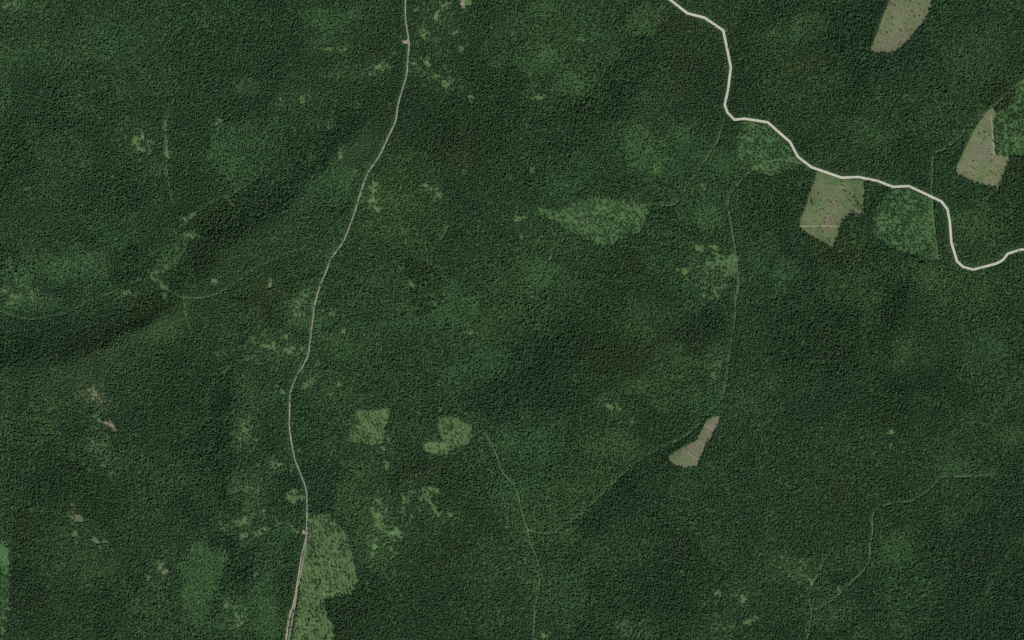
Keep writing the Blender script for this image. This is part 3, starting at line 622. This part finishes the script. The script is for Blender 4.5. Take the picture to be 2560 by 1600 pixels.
def broadleaf(seed, n=8, base=.45):
    r = random.Random(seed); V, F = [], []
    blob(V, F, (0, 0, .62), .62, r, .5)
    for k in range(n):
        a_ = k * 2.4 + r.random(); d = r.uniform(.35, .72)
        blob(V, F, (d * math.cos(a_), d * math.sin(a_), r.uniform(base + .08, .82)), r.uniform(.24, .42), r, .42)
    blob(V, F, (r.uniform(-.15, .15), r.uniform(-.15, .15), .86), .34, r, .4)
    for k in range(36):                                    # loose leaf sprays round the crown
        a_ = r.uniform(0, 6.28); d = r.uniform(.5, 1.05); z = r.uniform(.5, .95) - .2 * d + .1
        p = Vector((d * math.cos(a_), d * math.sin(a_), z)); b0 = len(V)
        for _ in range(3): V.append(tuple(p + Vector((r.uniform(-.14, .14), r.uniform(-.14, .14), r.uniform(-.05, .05)))))
        F.append((b0, b0 + 1, b0 + 2))
    return V, F
def trunk(h=.9, r0=.07, lean=0.0):
    V, F = [], []
    for z, rr in ((0, r0), (h * .5, r0 * .65), (h, r0 * .15)):
        for j in range(5):
            a_ = 1.2566 * j; V.append((rr * math.cos(a_) + lean * z, rr * math.sin(a_), z))
    for k in range(2):
        for j in range(5): F.append((k * 5 + j, k * 5 + (j + 1) % 5, k * 5 + 5 + (j + 1) % 5, k * 5 + 5 + j))
    if True:                                                # two limbs
        for a_ in (0.7, 3.6):
            b0 = len(V)
            for z, d, rr in ((h * .5, 0, r0 * .4), (h * .72, .4, r0 * .15)):
                for j in range(3):
                    g_ = 2.094 * j; V.append((d * math.cos(a_) + rr * math.cos(g_), d * math.sin(a_) + rr * math.sin(g_), z))
            for j in range(3): F.append((b0 + j, b0 + (j + 1) % 3, b0 + 3 + (j + 1) % 3, b0 + 3 + j))
    return V, F
def shrub(seed):
    r = random.Random(seed); V, F = [], []
    for k in range(4):
        a_ = k * 1.9 + r.random(); d = r.uniform(0, .6)
        blob(V, F, (d * math.cos(a_), d * math.sin(a_), .45), r.uniform(.35, .6), r, .9)
    return V, F
def whole(name, crown, tr):
    V, F = list(crown[0]), list(crown[1]); n0 = len(F); b0 = len(V)
    V += tr[0]; F += [tuple(b0 + i for i in f) for f in tr[1]]
    me = mesh_from(name, V, F, [M_leaf, M_bark], midx=[0] * n0 + [1] * (len(F) - n0))
    return me
kit = bpy.data.collections.new("tree_kinds")                 # models only, never placed by themselves
models = []
for i in range(5): models.append(whole("k%02d_conifer" % i, conifer(100 + i, 5, .38), trunk()))
for i in range(5): models.append(whole("k%02d_broadleaf" % (5 + i), broadleaf(200 + i), trunk(.6)))
for i in range(3): models.append(whole("k%02d_shrub" % (10 + i), shrub(300 + i), trunk(.3, .05)))
for m_ in models: kit.objects.link(bpy.data.objects.new(m_.name, m_))

def gn_group():
    g = bpy.data.node_groups.new("stand_of_trees", 'GeometryNodeTree')
    g.interface.new_socket("Geometry", in_out='INPUT', socket_type='NodeSocketGeometry')
    g.interface.new_socket("Geometry", in_out='OUTPUT', socket_type='NodeSocketGeometry')
    gi = g.nodes.new("NodeGroupInput"); go = g.nodes.new("NodeGroupOutput")
    ip = g.nodes.new("GeometryNodeInstanceOnPoints")
    ci = g.nodes.new("GeometryNodeCollectionInfo"); ci.inputs["Collection"].default_value = kit
    ci.inputs["Separate Children"].default_value = True; ci.inputs["Reset Children"].default_value = True
    def attr(nm, ty):
        n = g.nodes.new("GeometryNodeInputNamedAttribute"); n.data_type = ty; n.inputs["Name"].default_value = nm
        return [s for s in n.outputs if s.enabled and s.name == "Attribute"][0]
    g.links.new(gi.outputs[0], ip.inputs["Points"])
    g.links.new(ci.outputs[0], ip.inputs["Instance"])
    ip.inputs["Pick Instance"].default_value = True
    g.links.new(attr("kind_index", 'INT'), ip.inputs["Instance Index"])
    e2r = g.nodes.new("FunctionNodeEulerToRotation")
    g.links.new(attr("turn", 'FLOAT_VECTOR'), e2r.inputs[0])
    g.links.new(e2r.outputs[0], ip.inputs["Rotation"])
    g.links.new(attr("size", 'FLOAT_VECTOR'), ip.inputs["Scale"])
    g.links.new(ip.outputs[0], go.inputs[0])
    return g
GN = gn_group()
def stand(name, P, kind_i, size, turn, tint, label):
    me = bpy.data.meshes.new(name); n = len(P)
    me.vertices.add(n); me.vertices.foreach_set("co", P.ravel().astype(np.float32))
    a_ = me.attributes.new("kind_index", 'INT', 'POINT'); a_.data.foreach_set("value", kind_i.astype(np.int32))
    for nm, v in (("size", size), ("turn", turn)):
        a_ = me.attributes.new(nm, 'FLOAT_VECTOR', 'POINT'); a_.data.foreach_set("vector", v.ravel().astype(np.float32))
    a_ = me.attributes.new("tint", 'FLOAT_COLOR', 'POINT')
    a_.data.foreach_set("color", np.concatenate([tint, np.ones((n, 1))], 1).ravel().astype(np.float32))
    o = link(name, me, kind="stuff", label=label)
    md = o.modifiers.new("stand", 'NODES'); md.node_group = GN
    return o

# ------------------------------------------------------------------ the wood
XH, YH = 1470.0, 990.0
sp = 3.9
cols = np.arange(-XH, XH, sp); rows = np.arange(-YH, YH, sp * 0.866)
X, Y = np.meshgrid(cols, rows); X = X + (np.arange(len(rows)) % 2)[:, None] * sp / 2
X = X.ravel(); Y = Y.ravel()
X = X + rng.uniform(-.48, .48, X.shape) * sp; Y = Y + rng.uniform(-.48, .48, Y.shape) * sp
sx, sy = X + 1280, 800 - Y
op, kd = opening(sx, sy)
smooth = np.clip(fieldsum(sx, sy, SMOOTH), 0, 2.2)
brown = np.clip(fieldsum(sx, sy, BROWN), 0, 2)
dark = np.clip(fieldsum(sx, sy, DARK), 0, 1.4)
light = np.clip(fieldsum(sx, sy, LIGHT), 0, 1.2)
mid = fbm(X, Y, 55, 900, 4); big = fbm(X, Y, 260, 901, 3); fine = fbm(X, Y, 17, 902, 3)
smooth = np.clip(smooth + np.clip(0.6 * big + 0.6 * mid - 0.25, 0, .2), 0, 2.2)
keep = rng.random(X.shape) > op * 1.2 + 1.1 * np.minimum(op, .5) * fbm(X, Y, 7.0, 444, 2)
inside = np.zeros(X.shape, bool); rows_amp = np.zeros(X.shape)
keyof = np.full(X.shape, '  ')
for k, poly in POLY.items():
    m = inpoly(sx, sy, poly)
    inside |= m; keyof[m] = k
    l = LEFT[k]
    lm = l + 0.45 * (l > 0.05) * fbm(X[m], Y[m], 16, 300, 3)
    if k in "DEFRI":                                         # tree rows
        ang = dict(D=-58, E=38, F=-35, R=-30, I=4)[k]; gap = 11.0
        u = X[m] * math.sin(math.radians(ang)) - Y[m] * math.cos(math.radians(ang)) + 5 * vnoise(X[m], Y[m], 50, 12)
        lm = lm + (.14 if k == 'I' else .10) * np.sin(u / gap * 6.283)
        if k == "I":
            lm = lm - 0.32 * np.clip((sy[m] - 1500) / 60, 0, 1) * (sx[m] < 830) + .1 * (sy[m] < 1320)
    if l > 0:                                                # trees stand in clumps and broken rows
        clump = fbm(X[m], Y[m], 6.0, 333, 2) + 1.9 * lm + rng.normal(0, .75, m.sum())
        keep[m] &= clump > np.quantile(clump, 1 - l)
    else:
        keep[m] = False
cl_x = np.zeros(X.shape, bool)
for it, m, r in ell(sx, sy, [(2150, 516, 11, 17, -20, 1), (2130, 530, 7, 13, 20, 1), (2138, 490, 10, 6, 0, .6), (2110, 470, 3, 25, -14, .5), (2030, 502, 4, 8, 0, .8)]):
    mm = m[(r + .4 * fbm(sx[m], sy[m], 7, 61, 2) < 1) & (rng.random(len(m)) < .5 * it[5])]
    keep[mm] = True
# hand-thinned: gravel road, cream road, trails
d1 = seg_dist(sx, sy, ROAD1); d1b = seg_dist(sx, sy, ROAD1B); d2 = seg_dist(sx, sy, ROAD2)
keep &= (d1 > 3.6) & (d1b > 3.0) & (d2 > 4.7)
tdist = np.full(X.shape, 1e9)
for key, hw_, pts in TRAILS:
    d = seg_dist(sx, sy, pts); keep &= d > hw_ + .9 + 1.1 * vnoise(sx, sy, 14, 71); tdist = np.minimum(tdist, d)
# the wood is a patchwork of stands, each of its own age and mix
sr = np.random.default_rng(57); NS = 240
cx_, cy_ = sr.uniform(-1500, 1500, NS), sr.uniform(-1000, 1000, NS)
qx = X + 26 * fbm(X, Y, 70, 601, 4); qy = Y + 26 * fbm(X, Y, 70, 602, 4)
best = np.full(X.shape, 1e18); sid = np.zeros(X.shape, int)
for i in range(NS):
    dd_ = (qx - cx_[i]) ** 2 + (qy - cy_[i]) ** 2 * sr.uniform(.7, 1.5)
    u_ = dd_ < best; best[u_] = dd_[u_]; sid[u_] = i
st_b = sr.normal(0, .05, NS)[sid]; st_h = sr.normal(0, 1, NS)[sid]; st_r = np.clip(sr.normal(.1, .38, NS), -.3, 1)[sid]; st_k = sr.normal(0, .14, NS)[sid]
dark = np.clip(dark + st_r * (smooth < .4), 0, 1.4)
keep &= rng.random(X.shape) > np.clip(0.16 * dark + 0.04, 0, 1)
# natural gaps
keep &= ~((fine + .35 * mid) > 1.02 + .5 * smooth)
I_ = np.nonzero(keep)[0]
X, Y, sx, sy = X[I_], Y[I_], sx[I_], sy[I_]
op, smooth, brown, dark, light, mid, big, fine, inside, keyof, d1, d2, d1b, tdist, st_b, st_h, st_k = [a_[I_] for a_ in (op, smooth, brown, dark, light, mid, big, fine, inside, keyof, d1, d2, d1b, tdist, st_b, st_h, st_k)]
n = len(X)
pb = np.clip(.36 + st_k + .34 * smooth - .45 * dark + .2 * big - .3 * brown * .3, .06, .97)
isb = rng.random(n) < np.where(inside, .25, pb)
h = np.where(isb, rng.normal(7.8, .8, n), rng.normal(8.8, 1, n) + rng.normal(0, 1, n) * (1.0 + 1.6 * dark))
h = h * (1 + .08 * mid + .14 * dark - .22 * np.clip(smooth, 0, 1.2)) * np.where(inside, .62, 1) * (1 - .45 * np.clip(op * 1.3, 0, 1))
h = np.where(isb, h * (1 - .35 * np.clip(smooth, 0, 1)) + 7.0 * .35 * np.clip(smooth, 0, 1), h)
h = np.where((d2 < 11), np.minimum(h, 5.0 + .35 * rng.random(n)), h)  # trees kept low beside the cream road so it stays bright
h = np.where((np.minimum(d1, d1b) < 9), np.minimum(h, 6.5), h)
h = np.where(tdist < 7, np.minimum(h, 8), h)
for k in "ABCHI":                                            # tall edge trees round the fields throw the shadow bands
    pd = seg_dist(sx, sy, POLY[k] + POLY[k][:1])
    h = np.where((pd < 9) & ~inside & (np.minimum(d1, d2) > 9), np.maximum(h, 10.0 + rng.normal(0, 1.2, n)), h)
h = np.clip(h, 2.2, 19)
rad = np.where(isb, rng.uniform(2.2, 3.0, n), rng.uniform(1.9, 2.7, n)) * np.where(inside, .74, 1)
rad *= np.clip(1 + .12 * dark + .05 * mid, .8, 1.3)
# colour of every tree
bc = np.where(isb[:, None], np.array([0.0515, 0.115, 0.0385]), np.array([0.0425, 0.0925, 0.0365]))
bright = np.exp(rng.normal(0, .11, n) + .05 * mid + .04 * big + .05 * fine + .035 * np.clip(smooth - .25, 0, 2) - .08 * dark + st_b + .24 * light)
t_ = bc * bright[:, None]
br_ = np.clip(brown * .42 + .12 * np.clip(fbm(X, Y, 90, 910, 3), 0, 1) + rng.normal(0, .10, n), 0, 1)[:, None]
t_ = t_ * (1 - br_ * np.array([-.30, .16, .12]))
cool = np.clip(.35 * fbm(X, Y, 120, 911, 3) + .45 * st_h + rng.normal(0, .25, n), -1, 1)[:, None]
t_ = t_ * (1 + cool * np.array([-.10, .0, .06]))
yl = (np.exp(-((sx - 1644) / 12) ** 2 - ((sy - 421) / 11) ** 2))[:, None]
t_ = t_ * (1 + yl * np.array([.8, .55, .1]))
t_ = t_ * np.where(inside & (op < .1), .62, 1)[:, None]
t_ = np.clip(t_, .008, .3)
big_one = rng.random(n) < .03 * (1 + 2 * dark) * (smooth < .6) * ~inside
rad = np.where(big_one, rad * 1.3, rad * np.exp(rng.normal(0, .07, n))); h = np.where(big_one & (np.minimum(d1, d2) > 10) & (tdist > 8), h * 1.15, h)
size = np.stack([rad * rng.uniform(.85, 1.15, n), rad * rng.uniform(.85, 1.15, n), h], 1)
turn = np.stack([rng.normal(0, .05, n), rng.normal(0, .05, n), rng.uniform(0, 6.283, n)], 1)
P = np.stack([X, Y, zt(X, Y) - .05], 1)
ki = np.where(isb, rng.integers(5, 10, n), rng.integers(0, 5, n))
m = ~isb
stand("conifer_wood", P[m], ki[m], size[m], turn[m], t_[m], "dark pointed evergreen trees massed over the whole landscape")
m = isb
stand("broadleaf_wood", P[m], ki[m], size[m], turn[m], t_[m], "rounder lighter green leafy trees mixed through the evergreen woods")
print("trees", n)

# low bushes and seedlings in the openings
sxs, sys_ = [], []
X = rng.uniform(-1330, 1330, 420000); Y = rng.uniform(-850, 850, 420000)
sx, sy = X + 1280, 800 - Y
dens = np.zeros(X.shape)
o_, k_ = opening(sx, sy); dens = np.maximum(dens, .30 * o_)
LD = dict(A=.24, B=.26, C=.24, H=.2, D=.55, E=.55, F=.55, R=.6, I=.45, J=.42, K=.25, L1=0, L2=0, LS=.5)
dryf = np.zeros(X.shape, bool)
for k, poly in POLY.items():
    m = inpoly(sx, sy, poly); dens[m] = LD[k] * np.clip(1 + .8 * fbm(X[m], Y[m], 22, 555, 3), 0.1, 2)
    if k in "ABCH": dryf |= m
dd = np.minimum(np.minimum(seg_dist(sx, sy, ROAD1), seg_dist(sx, sy, ROAD1B)), seg_dist(sx, sy, ROAD2) - 2)
tr = np.full(X.shape, 1e9)
for key, hw_, pts in TRAILS: tr = np.minimum(tr, seg_dist(sx, sy, pts))
edge = (dd > 3.2) & (dd < 6.5); dens = np.where(edge, .55, dens)
dens = np.where((tr > 1.4) & (tr < 3.4), .5, dens)
dens = np.where((dd < 3.2) | (tr < 1.3), 0, dens)
m = rng.random(X.shape) < dens * .75
X, Y, dryf = X[m], Y[m], dryf[m]; n = len(X)
r_ = rng.uniform(.5, 1.25, n) * np.where(dryf, .75, 1); hh = r_ * rng.uniform(.9, 1.7, n)
tc = np.array([0.06, 0.118, 0.046]) * np.exp(rng.normal(0, .22, (n, 1))) * (1 + rng.normal(0, .08, (n, 3)))
stand("shrubs", np.stack([X, Y, zt(X, Y) + .15], 1), rng.integers(10, 13, n), np.stack([r_, r_, hh], 1),
      np.stack([0 * X, 0 * X, rng.uniform(0, 6.28, n)], 1), np.clip(tc, .01, .3), "low green bushes in the openings and along road and trail edges")
print("shrubs", n)

# ------------------------------------------------------------------ single trees left standing in the fields
cone_m = []
for i in range(4):
    V, F = conifer(500 + i, 6, .1); cone_m.append(mesh_from("crown", V, F, [M_leaf1]))
tv = trunk(.93, .09); trunk_m = mesh_from("trunk", tv[0], tv[1], [M_bark])
SA = zz(2140, 0, 10.08, [(885,95),(985,135),(1150,235),(1385,35),(1310,150),(1575,200),(1720,265),(1710,325),(1340,285),(1415,290),(1320,385),(1295,515),(1255,665),(1262,705),(770,465),(930,435),(845,770),(730,630),(635,850),(780,820),(915,615),(1175,890),(1120,925),(1300,780),(1350,770),(1390,755),(1490,790),(1345,870),(1130,1050),(1130,1150),(1015,1250),(1600,390),(1480,420),(1130,310),(1220,590),(1070,40),(1240,30),(1780,100),(1605,120),(570,1060),(615,780),(500,1250),(990,950),(1130,770),(1830,190),(1640,240),(1480,380),(1090,1110),(700,900)])
SB = zz(2380, 250, 6.572, [(355,1000),(210,1190),(585,1240),(690,1200),(405,1160),(415,1110),(375,1140),(640,1000),(770,1165),(555,905),(590,855),(535,540),(550,520),(615,580),(570,670),(520,655),(545,620),(690,300),(490,720),(495,790),(430,880),(650,1050),(740,1235),(870,940),(790,1300),(635,1330),(850,1190),(450,560),(440,540),(680,1000),(240,1000),(650,895),(570,870),(600,800),(430,1000),(475,1050),(320,1100),(260,1100),(640,1170),(540,310),(475,410),(820,1250),(880,1090),(170,965),(355,1240)])
SC = zz(1960, 400, 6.3, [(905,345),(925,400),(975,490),(885,515),(830,385),(775,870),(745,915),(710,915),(730,975),(740,1020),(700,1070),(570,1070),(530,1060),(500,1110),(515,1180),(530,1115),(705,1245),(725,1285),(430,570),(440,630),(430,660),(400,600),(455,690),(585,635),(770,705),(745,660),(835,655),(865,720),(970,745),(805,585),(1050,640),(1070,665),(1100,570),(1130,600),(1130,640),(1160,670),(1200,700),(1215,740),(1240,720),(1220,770),(1090,720),(1095,770),(1060,820),(1100,800),(1130,730),(1045,530),(1110,460),(1160,490),(1120,430),(1150,430),(1265,375),(1020,620),(395,765),(470,815),(620,770),(570,775),(400,1075),(350,1075),(450,1075),(640,980),(830,1000),(905,1000),(580,1030),(660,915),(710,850),(700,630),(740,520),(770,490),(540,520),(500,970),(420,1140),(620,1130),(905,310),(990,560),(1200,760),(1165,640),(1085,690),(1075,790)])
SG = zz(1680, 600, 9.45, [(690,325),(1080,500),(1520,550),(1430,640),(1300,430),(1395,590),(1290,560),(990,215)])
SL = zz(900, 1200, 7.56, [(360,465),(430,480),(440,770),(390,820),(330,905),(380,740),(425,880),(640,960),(560,800),(250,1340),(320,990),(1390,600),(1450,570),(1510,600),(1380,430),(1340,270),(240,1180),(700,870),(410,265),(580,960)])
big_ = {id(None)}
def scatter(key, k_, mind, seed):
    r = random.Random(seed); poly = POLY[key]
    xs = [p[0] for p in poly]; ys = [p[1] for p in poly]; out = []
    while len(out) < k_:
        x, y = r.uniform(max(min(xs), 5), min(max(xs), 2550)), r.uniform(min(ys), min(max(ys), 1590))
        if not bool(inpoly(np.array([x]), np.array([y]), poly)[0]): continue
        if any(math.hypot(x - a, y - b_) < mind for a, b_ in out): continue
        out.append((x, y))
    return out
SI = scatter("I", 50, 7, 5); SJ = scatter("J", 26, 6, 6); SK = scatter("K", 18, 7, 7)
FIELDS = [
 (SA, "top right tan field", "trees standing in the top right tan field", 1.0),
 (SB, "L-shaped tan field", "trees standing in the L-shaped tan field", .9),
 (SC, "large field", "trees standing in the field below the cream road", .9),
 (SG, "ragged glade right of centre", "trees standing in the ragged glade", 1.0),
 (SL, "lower centre glades", "trees standing in the lower centre glades", 1.15),
 (SI, "long meadow", "trees standing in the long meadow", .85),
 (SJ, "squarish meadow", "trees standing in the squarish meadow", .85),
 (SK, "curved meadow", "trees standing in the curved meadow", .85)]
total = 0
first = None
for pts, where, grp, sc in FIELDS:
    r = random.Random(where)
    hs = [(3.2 + 4.6 * r.random() ** 1.6) * sc for _ in pts]
    # every tree gets its own words: part of the field, then its place from the west within that part
    xs = sorted(p[0] for p in pts); ys = sorted(p[1] for p in pts); q = len(pts)
    xa, xb, ya, yb = xs[q // 3], xs[2 * q // 3], ys[q // 3], ys[2 * q // 3]
    cells = {}
    for i, (px, py) in enumerate(pts):
        ns = "north" if py < ya else ("south" if py >= yb else "")
        ew = "west" if px < xa else ("east" if px >= xb else "")
        cells.setdefault((ns + ew) or "middle", []).append(i)
    ORD = "first second third fourth fifth sixth seventh eighth ninth tenth eleventh twelfth thirteenth fourteenth fifteenth sixteenth seventeenth eighteenth nineteenth twentieth".split()
    names = {}
    for c, members in cells.items():
        members.sort(key=lambda j: pts[j][0])
        for k, j in enumerate(members):
            names[j] = "%s conifer from the west in the %s part of the %s" % (ORD[k], c, where) if len(members) > 1 else "only lone conifer in the %s part of the %s" % (c, where)
    for i, (px, py) in enumerate(pts):
        x, y = W(px, py); z = float(zt(x, y)) + .15
        root = bpy.data.objects.new("conifer_tree", None); COL.objects.link(root)
        root.empty_display_size = 1.0
        root.location = (x, y, z); root.rotation_euler = (0, 0, r.uniform(0, 6.28))
        root["category"] = "tree"; root["group"] = grp
        root["label"] = names[i]
        cr = bpy.data.objects.new("crown", cone_m[r.randrange(4)]); COL.objects.link(cr)
        tk = bpy.data.objects.new("trunk", trunk_m); COL.objects.link(tk)
        hh = hs[i]; rr = hh * r.uniform(.26, .36)
        for o in (cr, tk): o.parent = root; o.scale = (rr, rr, hh)
        g = r.uniform(.75, 1.2)
        cr.color = (.024 * g, .044 * g, .022 * g, 1)
        total += 1
print("single trees", total)

# pale bits lying in the fields
def boulder(px, py, s, label):
    bm = bmesh.new(); bmesh.ops.create_icosphere(bm, subdivisions=2, radius=1)
    r = random.Random(int(px))
    for v in bm.verts: v.co *= r.uniform(.82, 1.15); v.co.z *= .55
    me = bpy.data.meshes.new("boulder"); bm.to_mesh(me); bm.free(); me.materials.append(M_rock)
    x, y = W(px, py); o = link("boulder", me, label=label, cat="boulder", loc=(x, y, float(zt(x, y)) + .3 * s)); o.scale = (s, s * .8, s)
boulder(2310.3, 51.0, 1.7, "pale grey boulder at the east edge of the top right tan field")
x, y = W(2104.3, 467.3)
root = bpy.data.objects.new("log_pile", None); COL.objects.link(root); root.location = (x, y, float(zt(x, y)) + .2); root.rotation_euler[2] = math.radians(4)
root["label"] = "small pale pile of peeled logs near the top of the large field"; root["category"] = "log pile"
V, F = [], []
for s_ in (0, 1):
    for j in range(8):
        a_ = j * math.pi / 4; V.append(((s_ - .5) * 3.2, .2 * math.cos(a_), .2 * math.sin(a_)))
for j in range(8): F.append((j, (j + 1) % 8, 8 + (j + 1) % 8, 8 + j))
F += [tuple(range(8))[::-1], tuple(range(8, 16))]
lm = mesh_from("log", V, F, [M_log])
for lvl, cnt in ((0, 4), (1, 3), (2, 2)):
    for j in range(cnt):
        o = bpy.data.objects.new("log", lm); COL.objects.link(o); o.parent = root
        o.location = (random.uniform(-.15, .15), (j - (cnt - 1) / 2) * .42, .2 + lvl * .36)
